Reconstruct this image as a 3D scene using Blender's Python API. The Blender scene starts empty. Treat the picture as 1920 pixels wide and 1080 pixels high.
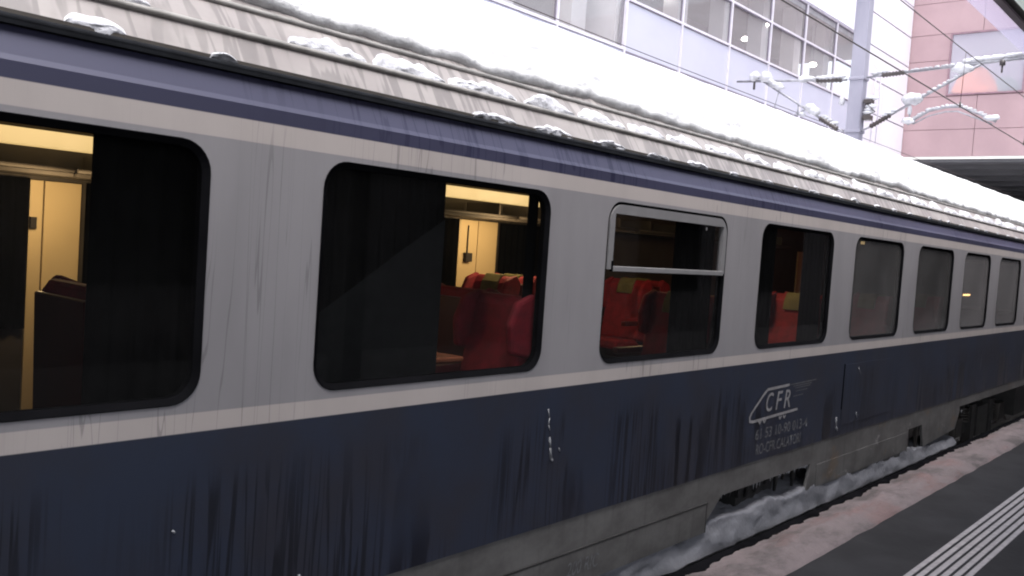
import bpy, math, random
from mathutils import Vector, Matrix, noise
random.seed(7)
R = math.radians
S = bpy.context.scene
COL = S.collection

# ------------------------------------------------------------------ camera
# the eye stands at the origin height: x runs along the train, y away from the platform, z up (0 = eye level)
D = 2.982
f_px, yaw, pitch, roll = 1686.6, R(49.538), R(-2.736), R(3.959)
cy, sy, cp, sp = math.cos(yaw), math.sin(yaw), math.cos(pitch), math.sin(pitch)
fw = Vector((sy*cp, cy*cp, sp)); rt = Vector((cy, -sy, 0)); up = rt.cross(fw)
c_, s_ = math.cos(roll), math.sin(roll)
rt2 = rt*c_ + up*s_; up2 = -rt*s_ + up*c_
cd = bpy.data.cameras.new('camera'); cam = bpy.data.objects.new('camera', cd); COL.objects.link(cam)
cam.matrix_world = Matrix(((rt2.x, up2.x, -fw.x, 0), (rt2.y, up2.y, -fw.y, -D), (rt2.z, up2.z, -fw.z, 0), (0, 0, 0, 1)))
cd.sensor_width = 36; cd.lens = f_px/1920*36; cd.clip_start = .05; cd.clip_end = 3000
S.camera = cam

# ------------------------------------------------------------------ sky, light, exposure
W = bpy.data.worlds.new('World'); S.world = W; W.use_nodes = True
nt = W.node_tree; bg = nt.nodes['Background']
sky = nt.nodes.new('ShaderNodeTexSky'); sky.sky_type = 'NISHITA'; sky.sun_disc = False
SUN_EL, SUN_AZ = R(74), R(215)
sky.sun_elevation = SUN_EL; sky.sun_rotation = SUN_AZ; sky.air_density = 1.0; sky.dust_density = 4.0; sky.ozone_density = 1.0
hs = nt.nodes.new('ShaderNodeHueSaturation'); hs.inputs['Saturation'].default_value = .35      # cloud cover greys the blue
nt.links.new(sky.outputs[0], hs.inputs['Color']); nt.links.new(hs.outputs[0], bg.inputs[0]); bg.inputs[1].default_value = 0.15
sl = bpy.data.lights.new('sun', 'SUN'); sl.energy = 0.6; sl.angle = R(45); sl.color = (1, .97, .95)
so = bpy.data.objects.new('sun', sl); COL.objects.link(so)
dv = Vector((math.sin(SUN_AZ)*math.cos(SUN_EL), math.cos(SUN_AZ)*math.cos(SUN_EL), math.sin(SUN_EL)))
so.rotation_euler = dv.to_track_quat('Z', 'Y').to_euler(); so.location = (0, 0, 30)
S.view_settings.view_transform = 'Standard'; S.view_settings.look = 'None'
S.view_settings.exposure = 1.8; S.view_settings.gamma = 1.0
S.render.engine = 'CYCLES'; S.cycles.filter_width = 2.0

# ------------------------------------------------------------------ helpers
def tag(o, label=None, cat=None, group=None, kind=None):
    if label: o['label'] = label
    if cat: o['category'] = cat
    if group: o['group'] = group
    if kind: o['kind'] = kind
    return o

def empty(name, loc, label, cat, group=None):
    o = bpy.data.objects.new(name, None); COL.objects.link(o); o.location = loc
    o.empty_display_size = .1
    return tag(o, label, cat, group)

class MB:
    def __init__(s): s.v = []; s.f = []; s.sm = []
    def add(s, vs, fs, smooth=False):
        b = len(s.v); s.v += [tuple(v) for v in vs]
        for f in fs: s.f.append([i+b for i in f]); s.sm.append(smooth)
        return s
    def box(s, x0, x1, y0, y1, z0, z1):
        vs = [(x, y, z) for x in (x0, x1) for y in (y0, y1) for z in (z0, z1)]
        return s.add(vs, [(0, 1, 3, 2), (4, 6, 7, 5), (0, 4, 5, 1), (2, 3, 7, 6), (0, 2, 6, 4), (1, 5, 7, 3)])
    def prism(s, poly, y0, y1):                      # poly in (x, z), thickness along y
        n = len(poly)
        vs = [(x, y0, z) for x, z in poly] + [(x, y1, z) for x, z in poly]
        fs = [list(range(n)), list(range(2*n-1, n-1, -1))] + [(i, i+n, (i+1) % n+n, (i+1) % n) for i in range(n)]
        return s.add(vs, fs)
    def tube(s, pts, r, n=10, cap=True):
        pts = [Vector(p) for p in pts]; rings = []
        rs = r if isinstance(r, (list, tuple)) else [r]*len(pts)
        a = None
        for i, p in enumerate(pts):
            t = (pts[min(i+1, len(pts)-1)]-pts[max(i-1, 0)]).normalized()
            if a is None:
                a = t.orthogonal().normalized()
            else:
                a = (a - t*a.dot(t)).normalized()
            b = t.cross(a)
            rings.append([p + (a*math.cos(2*math.pi*k/n)+b*math.sin(2*math.pi*k/n))*rs[i] for k in range(n)])
        vs = [v for g in rings for v in g]; fs = []
        for i in range(len(pts)-1):
            for k in range(n):
                k2 = (k+1) % n
                fs.append((i*n+k, i*n+k2, (i+1)*n+k2, (i+1)*n+k))
        s.add(vs, fs, True)
        if cap:
            b = len(s.v)-len(vs)
            s.f.append([b+k for k in range(n)][::-1]); s.sm.append(False)
            s.f.append([b+(len(pts)-1)*n+k for k in range(n)]); s.sm.append(False)
        return s
    def build(s, name, m, parent=None, bevel=0):
        me = bpy.data.meshes.new(name); me.from_pydata(s.v, [], s.f)
        me.polygons.foreach_set('use_smooth', s.sm); me.update()
        o = bpy.data.objects.new(name, me); COL.objects.link(o)
        if m: me.materials.append(m)
        if parent: o.parent = parent
        if bevel:
            b = o.modifiers.new('bevel', 'BEVEL'); b.width = bevel; b.segments = 2; b.limit_method = 'ANGLE'
        return o

def extr(profile, x0, x1, nx=1, smooth=True):         # profile in (y, z), swept along x
    m = MB(); n = len(profile)
    vs = [(x0+(x1-x0)*i/nx, y, z) for i in range(nx+1) for y, z in profile]
    fs = [(i*n+j, (i+1)*n+j, (i+1)*n+j+1, i*n+j+1) for i in range(nx) for j in range(n-1)]
    return m.add(vs, fs, smooth)

def rrect(x0, x1, z0, z1, r, k=7):
    p = []
    for cx, cz, a0 in ((x1-r, z1-r, 0), (x0+r, z1-r, 90), (x0+r, z0+r, 180), (x1-r, z0+r, 270)):
        for i in range(k+1):
            a = R(a0+90*i/k); p.append((cx+r*math.cos(a), cz+r*math.sin(a)))
    return p

def ring(m, A, B, ya, yb):                            # quads between two loops of equal length
    n = len(A)
    m.add([(x, ya, z) for x, z in A]+[(x, yb, z) for x, z in B], [(i, (i+1) % n, (i+1) % n+n, i+n) for i in range(n)])

# ------------------------------------------------------------------ materials
class NT:
    def __init__(s, name):
        s.m = bpy.data.materials.new(name); s.m.use_nodes = True; s.t = s.m.node_tree; s.p = s.t.nodes['Principled BSDF']
        s.co = s.t.nodes.new('ShaderNodeTexCoord').outputs['Object']
    def n(s, typ, **kw):
        o = s.t.nodes.new(typ)
        for k, v in kw.items(): setattr(o, k, v)
        return o
    def put(s, sock, v):
        if isinstance(v, bpy.types.NodeSocket): s.t.links.new(v, sock)
        else: sock.default_value = v
    def math(s, op, a, b=0.0, c=None, clamp=False):
        o = s.n('ShaderNodeMath', operation=op, use_clamp=clamp); s.put(o.inputs[0], a); s.put(o.inputs[1], b)
        if c is not None: s.put(o.inputs[2], c)
        return o.outputs[0]
    def mix(s, fac, a, b):
        o = s.n('ShaderNodeMix', data_type='RGBA'); s.put(o.inputs[0], fac)
        s.put(o.inputs[6], a if isinstance(a, bpy.types.NodeSocket) else (*a, 1)); s.put(o.inputs[7], b if isinstance(b, bpy.types.NodeSocket) else (*b, 1))
        return o.outputs[2]
    def noise(s, scale=(1, 1, 1), sc=1.0, detail=3, rough=.55, dist=0.0, off=(0, 0, 0)):
        mp = s.n('ShaderNodeMapping'); mp.inputs['Scale'].default_value = scale; mp.inputs['Location'].default_value = off
        s.t.links.new(s.co, mp.inputs[0])
        o = s.n('ShaderNodeTexNoise'); s.t.links.new(mp.outputs[0], o.inputs['Vector'])
        o.inputs['Scale'].default_value = sc; o.inputs['Detail'].default_value = detail; o.inputs['Roughness'].default_value = rough
        o.inputs['Distortion'].default_value = dist
        return o.outputs['Fac']
    def ramp(s, x, a, b, va=0.0, vb=1.0):
        o = s.n('ShaderNodeMapRange', clamp=True, interpolation_type='SMOOTHSTEP'); s.put(o.inputs[0], x)
        o.inputs[1].default_value = a; o.inputs[2].default_value = b; o.inputs[3].default_value = va; o.inputs[4].default_value = vb
        return o.outputs[0]
    def xyz(s):
        o = s.n('ShaderNodeSeparateXYZ'); s.t.links.new(s.co, o.inputs[0]); return o.outputs
    def bump(s, h, strength=.3, dist=.01):
        o = s.n('ShaderNodeBump'); s.put(o.inputs['Height'], h); o.inputs['Strength'].default_value = strength; o.inputs['Distance'].default_value = dist
        s.t.links.new(o.outputs[0], s.p.inputs['Normal'])
    def col(s, c): s.put(s.p.inputs['Base Color'], c if isinstance(c, bpy.types.NodeSocket) else (*c, 1))
    def set(s, rough=None, metal=None, spec=None):
        if rough is not None: s.put(s.p.inputs['Roughness'], rough)
        if metal is not None: s.p.inputs['Metallic'].default_value = metal
        if spec is not None: s.p.inputs['Specular IOR Level'].default_value = spec

def plain(name, c, rough=.6, metal=0, var=.15, sc=3, spec=.5, bump=0):
    t = NT(name); a = t.noise(sc=sc, detail=5)
    t.col(t.mix(t.ramp(a, .3, .7), tuple(x*(1-var) for x in c), tuple(min(1, x*(1+var)) for x in c))); t.set(rough, metal, spec)
    if bump: t.bump(t.noise(sc=sc*12, detail=4), bump, .01)
    return t.m

def drips(t, freq, thin=.012, zs=.8, off=(0, 0, 0), cover=(.5, .62)):
    """thin wandering runs of water: level lines of a noise stretched down the wall, in patches"""
    a = t.noise((freq, 1, zs), 1, 2, .5, .4, off)
    line = t.ramp(t.math('ABSOLUTE', t.math('SUBTRACT', a, .5)), thin*.4, thin, 1, 0)
    patch = t.ramp(t.noise((1.1, 1, .7), 1, 2, .5, 0, (off[0]+7, 3, 1)), *cover)
    return t.math('MULTIPLY', line, patch)

def step(t, x, e, w=.0025): return t.ramp(x, e-w, e+w)

def livery():
    t = NT('coach_paint'); X = t.xyz(); z = X[2]
    BLUE = (.0185, .0245, .044); BLUE2 = (.037, .037, .071); CREAM = (.43, .385, .37); GREY = (.258, .246, .258)
    grime = t.noise((3.0, 1, .8), 1, 5, .6)
    grey = t.mix(t.ramp(grime, .3, .75), GREY, tuple(v*.86 for v in GREY))
    cream = t.mix(t.ramp(grime, .3, .75), CREAM, tuple(v*.9 for v in CREAM))
    rub = t.noise((1.6, 1, 1.3), 1, 5, .65)
    blue = t.mix(t.ramp(rub, .35, .7), BLUE, (.021, .0215, .031))
    # wet dark runs down the lower blue
    wet = t.noise((7, 1, .45), 1, 3, .55, .3, (4, 0, 0)); patch = t.ramp(t.noise((1.2, 1, .6), 1, 2, .5, 0, (2, 0, 5)), .44, .60)
    low = t.ramp(z, -1.0, -1.2, 0, 1)
    wetm = t.math('MULTIPLY', t.math('MULTIPLY', t.ramp(wet, .52, .58), patch), low)
    wetm2 = t.math('MULTIPLY', drips(t, 22, .05, .6, (1, 0, 2), (.42, .55)), t.ramp(z, -.85, -1.05, 0, .8))
    blue = t.mix(t.math('MAXIMUM', wetm, wetm2), blue, (.0035, .004, .008))
    dr = t.math('MULTIPLY', drips(t, 16, .010, .45, (0, 0, 0), (.42, .6)), .42)
    c = t.mix(step(t, z, -.766), blue, cream)
    c = t.mix(step(t, z, -.694), c, grey)
    c = t.mix(step(t, z, .319), c, cream)
    c = t.mix(t.math('MULTIPLY', dr, step(t, z, -.766)), c, (.09, .085, .09))
    up = t.mix(t.math('MULTIPLY', drips(t, 15, .03, .9, (3, 0, 1), (.40, .52)), .9), BLUE2, (.010, .010, .035))
    up = t.mix(t.ramp(t.noise((.6, 1, 2), 1, 3), .3, .8, 0, .5), up, (.052, .052, .10))
    c = t.mix(step(t, z, .400), c, up)
    t.col(c)
    wetr = t.math('MAXIMUM', wetm, 0)
    t.set(t.ramp(grime, .3, .8, .42, .62), 0, .4)
    t.put(t.p.inputs['Roughness'], t.math('SUBTRACT', .5, t.math('MULTIPLY', wetr, .22)))
    t.bump(t.noise((1.1, 1, .9), 1, 2), .3, .02)
    return t.m

def roof_mat():
    t = NT('roof_paint')
    base = t.mix(t.ramp(t.noise((2.2, 3, 3), 1, 5, .6), .3, .7), (.30, .275, .265), (.235, .21, .205))
    run = drips(t, 11, .075, 1.5, (0, 4, 2), (.36, .5))
    c = t.mix(t.math('MULTIPLY', run, .55), base, (.10, .088, .088))
    st = t.ramp(t.noise((9, 2, 2.5), 1, 3, .5, .5, (5, 5, 5)), .5, .75, 0, .3)
    c = t.mix(st, c, (.15, .135, .13))
    t.col(c); t.set(.45, 0, .4); t.bump(t.noise((2, 6, 6), 1, 3), .15, .01); return t.m

def skirt_mat():
    t = NT('skirt_paint'); X = t.xyz()
    a = t.noise((2.5, 2, 4), 1, 6, .65)
    c = t.mix(t.ramp(a, .3, .7), (.128, .124, .122), (.074, .071, .070))
    c = t.mix(t.ramp(t.noise((14, 3, 1.2), 1, 4), .5, .75, 0, .5), c, (.055, .052, .05))
    lime = t.math('MULTIPLY', t.ramp(t.noise((3, 3, 5), 1, 5, .7, .5, (9, 2, 2)), .60, .70, 0, .55), t.ramp(X[0], 7.4, 8.4))
    c = t.mix(lime, c, (.33, .32, .32))
    rust = t.math('MULTIPLY', t.ramp(t.noise((2, 3, 3), 1, 4, .6, 0, (1, 8, 4)), .58, .7, 0, .5), t.ramp(X[0], 7.4, 8.4))
    c = t.mix(rust, c, (.15, .10, .06))
    t.col(c); t.set(.65, 0, .3); t.bump(a, .2, .01); return t.m

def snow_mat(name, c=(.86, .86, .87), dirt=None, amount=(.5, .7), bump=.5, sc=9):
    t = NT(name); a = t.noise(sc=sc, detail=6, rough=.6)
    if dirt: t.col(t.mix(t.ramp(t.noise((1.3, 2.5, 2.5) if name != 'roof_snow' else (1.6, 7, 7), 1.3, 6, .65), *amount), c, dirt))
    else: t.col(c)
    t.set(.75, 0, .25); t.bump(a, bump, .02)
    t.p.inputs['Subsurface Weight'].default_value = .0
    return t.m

def emit(name, c, strength, base=(.8, .8, .8)):
    t = NT(name); t.col(base); t.p.inputs['Emission Color'].default_value = (*c, 1); t.p.inputs['Emission Strength'].default_value = strength
    return t.m

def glass(name, tint, rough=.03, ior=1.45, haze=0.0, hazec=(.3, .3, .3), dirty=0.0, milk=False):
    t = NT(name); N = t.t.nodes; out = N['Material Output']
    lw = N.new('ShaderNodeLayerWeight'); lw.inputs[0].default_value = .5; F0 = ((ior-1)/(ior+1))**2
    fz = t.math('MULTIPLY_ADD', t.math('POWER', lw.outputs['Facing'], 5.0), 1-F0, F0)
    tr = N.new('ShaderNodeBsdfTransparent'); tr.inputs[0].default_value = (*tint, 1)
    gl = N.new('ShaderNodeBsdfGlossy'); gl.inputs[1].default_value = rough
    df = N.new('ShaderNodeBsdfTranslucent' if milk else 'ShaderNodeBsdfDiffuse'); df.inputs[0].default_value = (*hazec, 1)
    m0 = N.new('ShaderNodeMixShader'); t.t.links.new(tr.outputs[0], m0.inputs[1]); t.t.links.new(df.outputs[0], m0.inputs[2])
    if dirty: t.put(m0.inputs[0], t.math('ADD', haze, t.ramp(t.noise((1.5, 1, 1.2), 1.2, 4, .6), .35, .75, 0, dirty)))
    else: m0.inputs[0].default_value = haze
    m1 = N.new('ShaderNodeMixShader'); t.t.links.new(fz, m1.inputs[0]); t.t.links.new(m0.outputs[0], m1.inputs[1]); t.t.links.new(gl.outputs[0], m1.inputs[2])
    t.t.links.new(m1.outputs[0], out.inputs[0]); return t.m

M = dict(
    paint=livery(), roof=roof_mat(), skirt=skirt_mat(),
    rubber=plain('black_rubber', (.006, .006, .007), 1, 0, .2, spec=0),
    gutter=plain('gutter_black', (.012, .013, .016), .9, 0, .3, 8, .1),
    frame=plain('window_alloy', (.185, .18, .185), .6, 0, .08, 5),
    rib=plain('roof_rib_paint', (.20, .19, .18), .5, 0, .25, 9),
    pane=glass('coach_glass', (.60, .60, .60), .02, 1.40, .006, (.2, .2, .2), .012),
    pane_reflect=glass('reflection_haze_glass', (.34, .34, .35), .12, 1.5, .16, (.30, .29, .29), .10),  # grey haze mixed in for the milky reflection of outside
    pane_reflect_strong=glass('strong_reflection_haze_glass', (.34, .34, .35), .15, 1.5, .34, (.38, .36, .365), .12),  # same painted reflection haze, stronger
    curtain=plain('dark_curtain_cloth', (.0035, .0037, .004), 1, 0, .2, 20, 0),
    dark=plain('dark_interior', (.030, .026, .024), .8, 0, .2),
    inner=plain('interior_brown_panel', (.06, .052, .045), .7, 0, .2),
    beige=plain('interior_beige_panel', (.72, .57, .33), .55, 0, .05, 2),
    red=plain('red_plush', (.21, .006, .017), .8, 0, .25, 14),
    shell=plain('seat_shell_dark_red', (.07, .012, .014), .35, 0, .2),
    olive=plain('olive_head_cloth', (.13, .12, .045), .8, 0, .2, 10),
    table=plain('table_laminate', (.30, .10, .05), .22, 0, .2),
    lampw=emit('warm_lamp_diffuser', (1, .68, .27), .36),
    under=plain('underframe_black', (.018, .017, .017), .7, 0, .4, 6, bump=.5),
    steel=plain('wheel_steel', (.05, .045, .042), .5, .6, .3, 6),
    ice=plain('dirty_ice', (.22, .225, .24), .35, 0, .3, 12, bump=.5),
    letter=plain('letter_paint', (.23, .222, .226), .6, 0, .18, 25),
    letter2=plain('worn_letter_paint', (.105, .105, .112), .6, 0, .35, 40),
    letter3=plain('faded_letter_paint', (.055, .057, .075), .6, 0, .35, 40),
    snow=snow_mat('roof_snow', (.52, .52, .53), (.27, .27, .285), (.50, .74), 1.0, 11),  # darker patches paint in the relief shading of the lumps
    clump=snow_mat('clump_snow', (.60, .60, .64), (.40, .40, .43), (.42, .66), .8, 30),
    psnow=snow_mat('platform_snow', (.185, .152, .155), (.095, .082, .082), (.42, .66), .8, 22),
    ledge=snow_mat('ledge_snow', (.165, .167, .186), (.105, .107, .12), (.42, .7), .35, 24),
    gsnow=snow_mat('ground_snow', (.72, .72, .74), (.5, .5, .52), (.45, .7)),
    asphalt=plain('platform_asphalt', (.028, .0275, .030), .85, 0, .2, 2.2, .2, bump=.25),
    tactile=plain('tactile_white', (.36, .335, .345), .75, 0, .14, 16),
    concrete=plain('edge_concrete', (.045, .043, .043), .85, 0, .3, 5, bump=.3),
    rail=plain('rail_steel', (.09, .08, .075), .4, .7, .3, 8),
)

# ------------------------------------------------------------------ ground and platform
g = MB().add([(-900, -900, -2.72), (900, -900, -2.72), (900, 900, -2.72), (-900, 900, -2.72)], [(0, 1, 2, 3)]).build('ground', M['gsnow']); tag(g, kind='structure')
pf = MB().box(-30, 75, -9, -.22, -2.72, -2.0).build('platform', M['asphalt']); tag(pf, kind='structure')
o = MB().box(-30, 75, -.36, -.2195, -2.10, -1.9965).build('platform_edge', plain('gap_shade_coping', (.006, .006, .007), 1, 0, .3, 6, 0)); tag(o, kind='structure')  # near-black colour stands in for the shade of the gap
LN = [-1.250-.0575*i for i in range(6)]
for i, y in enumerate(LN):
    o = MB().box(-30, 75, y-.0355, y, -1.999, -1.994).build('tactile_line', M['tactile'], None); tag(o, kind='structure')

def clumpy(x, y, s, seed): return noise.noise(Vector((x*s, y*s, seed)))

def strip_mesh(x0, x1, dx, fn, ny):
    """a sheet whose cross-section fn(x, j) -> (y, z) may change along x"""
    n = int((x1-x0)/dx); m = MB()
    vs = []
    for i in range(n+1):
        x = x0+(x1-x0)*i/n
        for j in range(ny+1):
            y, z = fn(x, j/ny); vs.append((x, y, z))
    k = ny+1
    m.add(vs, [(i*k+j, (i+1)*k+j, (i+1)*k+j+1, i*k+j+1) for i in range(n) for j in range(ny)], True)
    return m

def psnow_fn(x, t):
    far = -.30+.035*clumpy(x, 0, 2.2, 3)+.035*clumpy(x, 0, 7, 9)+.015*clumpy(x, 0, 19, 4)
    near = -.72+.012*clumpy(x, 0, 3, 1)
    y = far+(near-far)*t
    h = .05*math.sin(math.pi*min(1, t*1.0))**.6*(.75+.6*clumpy(x, y, 3, 2))+.02*clumpy(x, y, 9, 5)*math.sin(math.pi*t)
    h = h*min(1, .18+t*2.2)+.012*clumpy(x, y, 22, 8)*math.sin(math.pi*t)
    return y, -1.996+max(h, -.055)-(.002 if t > .99 else 0)
pm = M['psnow'].node_tree; _b = pm.nodes['Principled BSDF']; _l = _b.inputs['Base Color'].links[0].from_socket
_t = NT.__new__(NT); _t.m = M['psnow']; _t.t = pm; _t.p = _b; _t.co = [n for n in pm.nodes if n.type == 'TEX_COORD'][0].outputs['Object']
_b.inputs['Base Color'].default_value = (1, 1, 1, 1)
_c = _t.mix(_t.ramp(_t.noise((.9, 2.5, 1), 1.2, 4, .6, 0, (3, 3, 3)), .52, .68, 0, .55), _l, (.19, .115, .11))
_c = _t.mix(_t.ramp(_t.noise((1, 1, 1), 55, 3, .7), .62, .74, 0, .5), _c, (.05, .045, .045))
pm.links.new(_c, _b.inputs['Base Color'])
o = strip_mesh(3, 40, .02, psnow_fn, 26).build('platform_snow', M['psnow']); tag(o, 'band of trodden pinkish snow along the platform edge', 'snow', kind='stuff')

# track bed and near rails
for y, lab in ((.69, 'near running rail in the gap between the platform edge and the coach'), (2.13, 'far running rail hidden in the snow under the coach')):
    if y > 1: continue
    t_ = empty('rail', (0, y, -2.72), lab, 'rail')
    m = MB(); m.box(-30, 75, -.036, .036, .13, .165); m.box(-30, 75, -.009, .009, .02, .13); m.box(-30, 75, -.07, .07, 0, .02)
    m.build('rail_section', M['rail'], t_)

# ------------------------------------------------------------------ the coach
coach = empty('passenger_coach', (10, 1.41, -2.72), 'long blue, grey and cream railway coach standing at the platform with snow on its roof', 'railway coach')
class Sub:                                            # geometry is written in world metres; move it into the coach's frame
    @staticmethod
    def put(o, parent=None):
        o.parent = parent or coach
        return o
inv = coach.matrix_world.copy()
def cpart(mb, name, mat, parent=None, bevel=0):
    if isinstance(name, str) and parent is None: parent = coach
    o = mb.build(name, mat, None, bevel); o.parent = parent
    o.matrix_parent_inverse = Matrix.Translation((-10, -1.41, 2.72)) if parent is coach else Matrix.Identity(4)
    return o
CX0, CX1 = -3.2, 23.2
ZB, ZT = -.657, .293
WIN = [(-3.0, -2.2), (-1.75, -.27), (.28, 1.765), (2.279, 3.766), (4.315, 5.777), (6.344, 7.757), (8.296, 9.665), (10.182, 11.53), (12.037, 13.313), (13.841, 15.145), (15.70, 17.0), (17.55, 18.85), (19.4, 20.7), (21.2, 22.4)]

# side wall with its window openings; below and above plain bands, the top band leaning in above the crease
m = MB(); zlo, zhi = -.72, .345
def plainq(x0, x1, z0, z1): m.add([(x0, 0, z0), (x1, 0, z0), (x1, 0, z1), (x0, 0, z1)], [(0, 1, 2, 3)])
xs = [CX0]
for i, (a, b) in enumerate(WIN):
    xb = CX1 if i == len(WIN)-1 else (b+WIN[i+1][0])/2
    xa = xs[-1]
    k = 8; L = rrect(a, b, ZB, ZT, .115, k); out = []
    for q, (x, z) in enumerate(L):
        c, j = divmod(q, k+1)
        # the corner arcs fan out to the bay's corners
        cxn, czn = ((xb, zhi), (xa, zhi), (xa, zlo), (xb, zlo))[c]
        u = j/k
        if c == 0: p = (xb, z+(zhi-z)*min(1, 2*u)) if u <= .5 else (x+(xb-x)*min(1, 2*(1-u)), zhi)
        if c == 1: p = (x+(xa-x)*min(1, 2*u), zhi) if u <= .5 else (xa, z+(zhi-z)*min(1, 2*(1-u)))
        if c == 2: p = (xa, z+(zlo-z)*min(1, 2*u)) if u <= .5 else (x+(xa-x)*min(1, 2*(1-u)), zlo)
        if c == 3: p = (x+(xb-x)*min(1, 2*u), zlo) if u <= .5 else (xb, z+(zlo-z)*min(1, 2*(1-u)))
        out.append(p)
    ring(m, L, out, 0, 0)
    # inward return of the opening
    ring(m, L, L, 0.0, .05)
    xs.append(xb)
for i in range(len(WIN)):
    xa, xb = xs[i], xs[i+1]
    plainq(xa, xb, -1.54, zlo)
    plainq(xa, xb, zhi, .455)
m.add([(CX0, .0, .455), (CX1, 0, .455), (CX1, .014, .475), (CX0, .014, .475)], [(0, 1, 2, 3)])
m.add([(CX0, .014, .475), (CX1, .014, .475), (CX1, .060, .580), (CX0, .060, .580)], [(0, 1, 2, 3)])
m.add([(CX0, 0, -1.54), (CX1, 0, -1.54), (CX1, .03, -1.54), (CX0, .03, -1.54)], [(0, 1, 2, 3)])
m.add([(CX0, 0, -1.54), (CX0, 0, .455), (CX0, 2.82, .455), (CX0, 2.82, -1.54)], [(0, 1, 2, 3)])
m.add([(CX1, 0, -1.54), (CX1, 0, .455), (CX1, 2.82, .455), (CX1, 2.82, -1.54)], [(0, 1, 2, 3)])
body = cpart(m, 'side_wall', M['paint'])

# gutter bead
cpart(MB().tube([(CX0, .052, .590), (CX1, .052, .590)], .016, 10), 'gutter', M['gutter'])
cpart(MB().box(CX0, CX1, .030, .075, .570, .584), 'drip_rail', M['gutter'])
# roof: quarter profile swept along the coach
RP = [(.055, .592), (.14, .732), (.25, .860), (.34, .945), (.5, 1.07), (.7, 1.20), (.9, 1.305), (1.15, 1.40), (1.41, 1.43), (1.67, 1.40), (1.92, 1.305), (2.12, 1.2), (2.32, 1.07), (2.48, .945), (2.6, .82), (2.68, .72), (2.77, .59), (2.82, .45), (2.82, -1.54)]
def roofz(y):
    for (a, za), (b, zb) in zip(RP, RP[1:]):
        if a <= y <= b: return za+(zb-za)*(y-a)/(b-a)
    return RP[0][1]
cpart(extr(RP, CX0, CX1, 1, True), 'roof', M['roof'])
cpart(MB().add([(CX0, y, z) for y, z in RP[:-1]]+[(CX0, 0, .455)], [list(range(len(RP)))]), 'roof_end', M['roof'])
cpart(MB().add([(CX1, y, z) for y, z in RP[:-1]]+[(CX1, 0, .455)], [list(range(len(RP)))]), 'roof_end', M['roof'])
def rib(y, z, r=.010):
    mm = extr([(y+.012, z+.012), (y+.004, z+.017), (y-.010, z+.012), (y-.017, z+.002), (y-.014, z-.008), (y-.002, z-.012)], CX0, CX1, 1, True)
    cpart(mm, 'roof_rib', M['rib'])
rib(.140, .737); rib(.255, .866)

# skirt below the blue, with two open pockets
sk = MB(); sk.box(CX0, 12.45, .006, .03, -1.725, -1.541)
sk.prism([(CX0, -1.725), (6.03, -1.725), (5.72, -1.955), (CX0, -1.955)], .006, .03)
sk.prism([(7.67, -1.725), (10.38, -1.725), (10.40, -1.99), (7.60, -1.955)], .006, .03)
sk.prism([(10.87, -1.725), (12.45, -1.725), (12.30, -1.93), (10.98, -1.99)], .006, .03)
sk.box(12.45, CX1, .006, .03, -1.66, -1.541)
cpart(sk, 'skirt', M['skirt'])
cov = MB().box(CX0, 5.78, -.008, .004, -1.95, -1.748); cpart(cov, 'equipment_cover', M['skirt'])
cov = MB().prism([(7.80, -1.748), (10.30, -1.748), (10.30, -1.95), (7.80, -1.95)], -.001, .004); cpart(cov, 'equipment_cover', M['skirt'])
cpart(MB().box(CX0, 5.80, -.0095, .005, -1.747, -1.736), 'cover_seam', M['under']); cpart(MB().box(5.781, 5.793, -.0095, .005, -1.95, -1.748), 'cover_seam', M['under'])
# dark equipment behind the pockets, plus added plates that keep them dark
uf = MB(); uf.box(CX0, CX1, .55, 2.3, -1.95, -1.56); uf.box(5.6, 6.3, .20, .5, -2.02, -1.60); uf.box(5.3, 7.9, .52, .549, -2.6, -1.56); uf.box(10.2, 11.2, .52, .549, -2.6, -1.56); uf.box(6.5, 6.95, .12, .5, -2.0, -1.62); uf.box(7.05, 7.35, .2, .5, -1.97, -1.65)
uf.box(12.6, 13.0, .15, .6, -1.95, -1.66); uf.box(16.4, 18.5, .15, .9, -2.2, -1.66)
for i in range(9):
    x = 6.15+i*.17; uf.tube([(x, .09, -1.70), (x+random.uniform(-.04, .04), .1, -1.80-random.random()*.12)], [.03, .012], 6)
cpart(uf, 'underframe', M['under'])
for i in range(20):
    x = random.choice([random.uniform(5.95, 7.6), random.uniform(10.4, 12.9)]); l = random.uniform(.015, .055)
    cpart(MB().tube([(x, .02, -1.722), (x, .02, -1.722-l)], [.008, .002], 6), 'icicle', M['ice'])
# added dark beams below the ledge of snow, standing in for the shaded void
cpart(MB().box(2.5, 12.35, .02, .30, -2.20, -2.115), 'gap_shade_beam', M['under'])
cpart(MB().box(2.5, 12.35, .06, .24, -2.62, -2.20), 'gap_shade_block', M['under'])
# step well and sand pipe in the second pocket
st_ = MB().box(10.45, 10.85, .03, .3, -2.10, -2.085); st_.box(10.47, 10.50, .03, .06, -2.085, -1.70); st_.box(10.80, 10.83, .03, .06, -2.085, -1.70)
cpart(st_, 'access_step', M['steel'])

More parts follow.
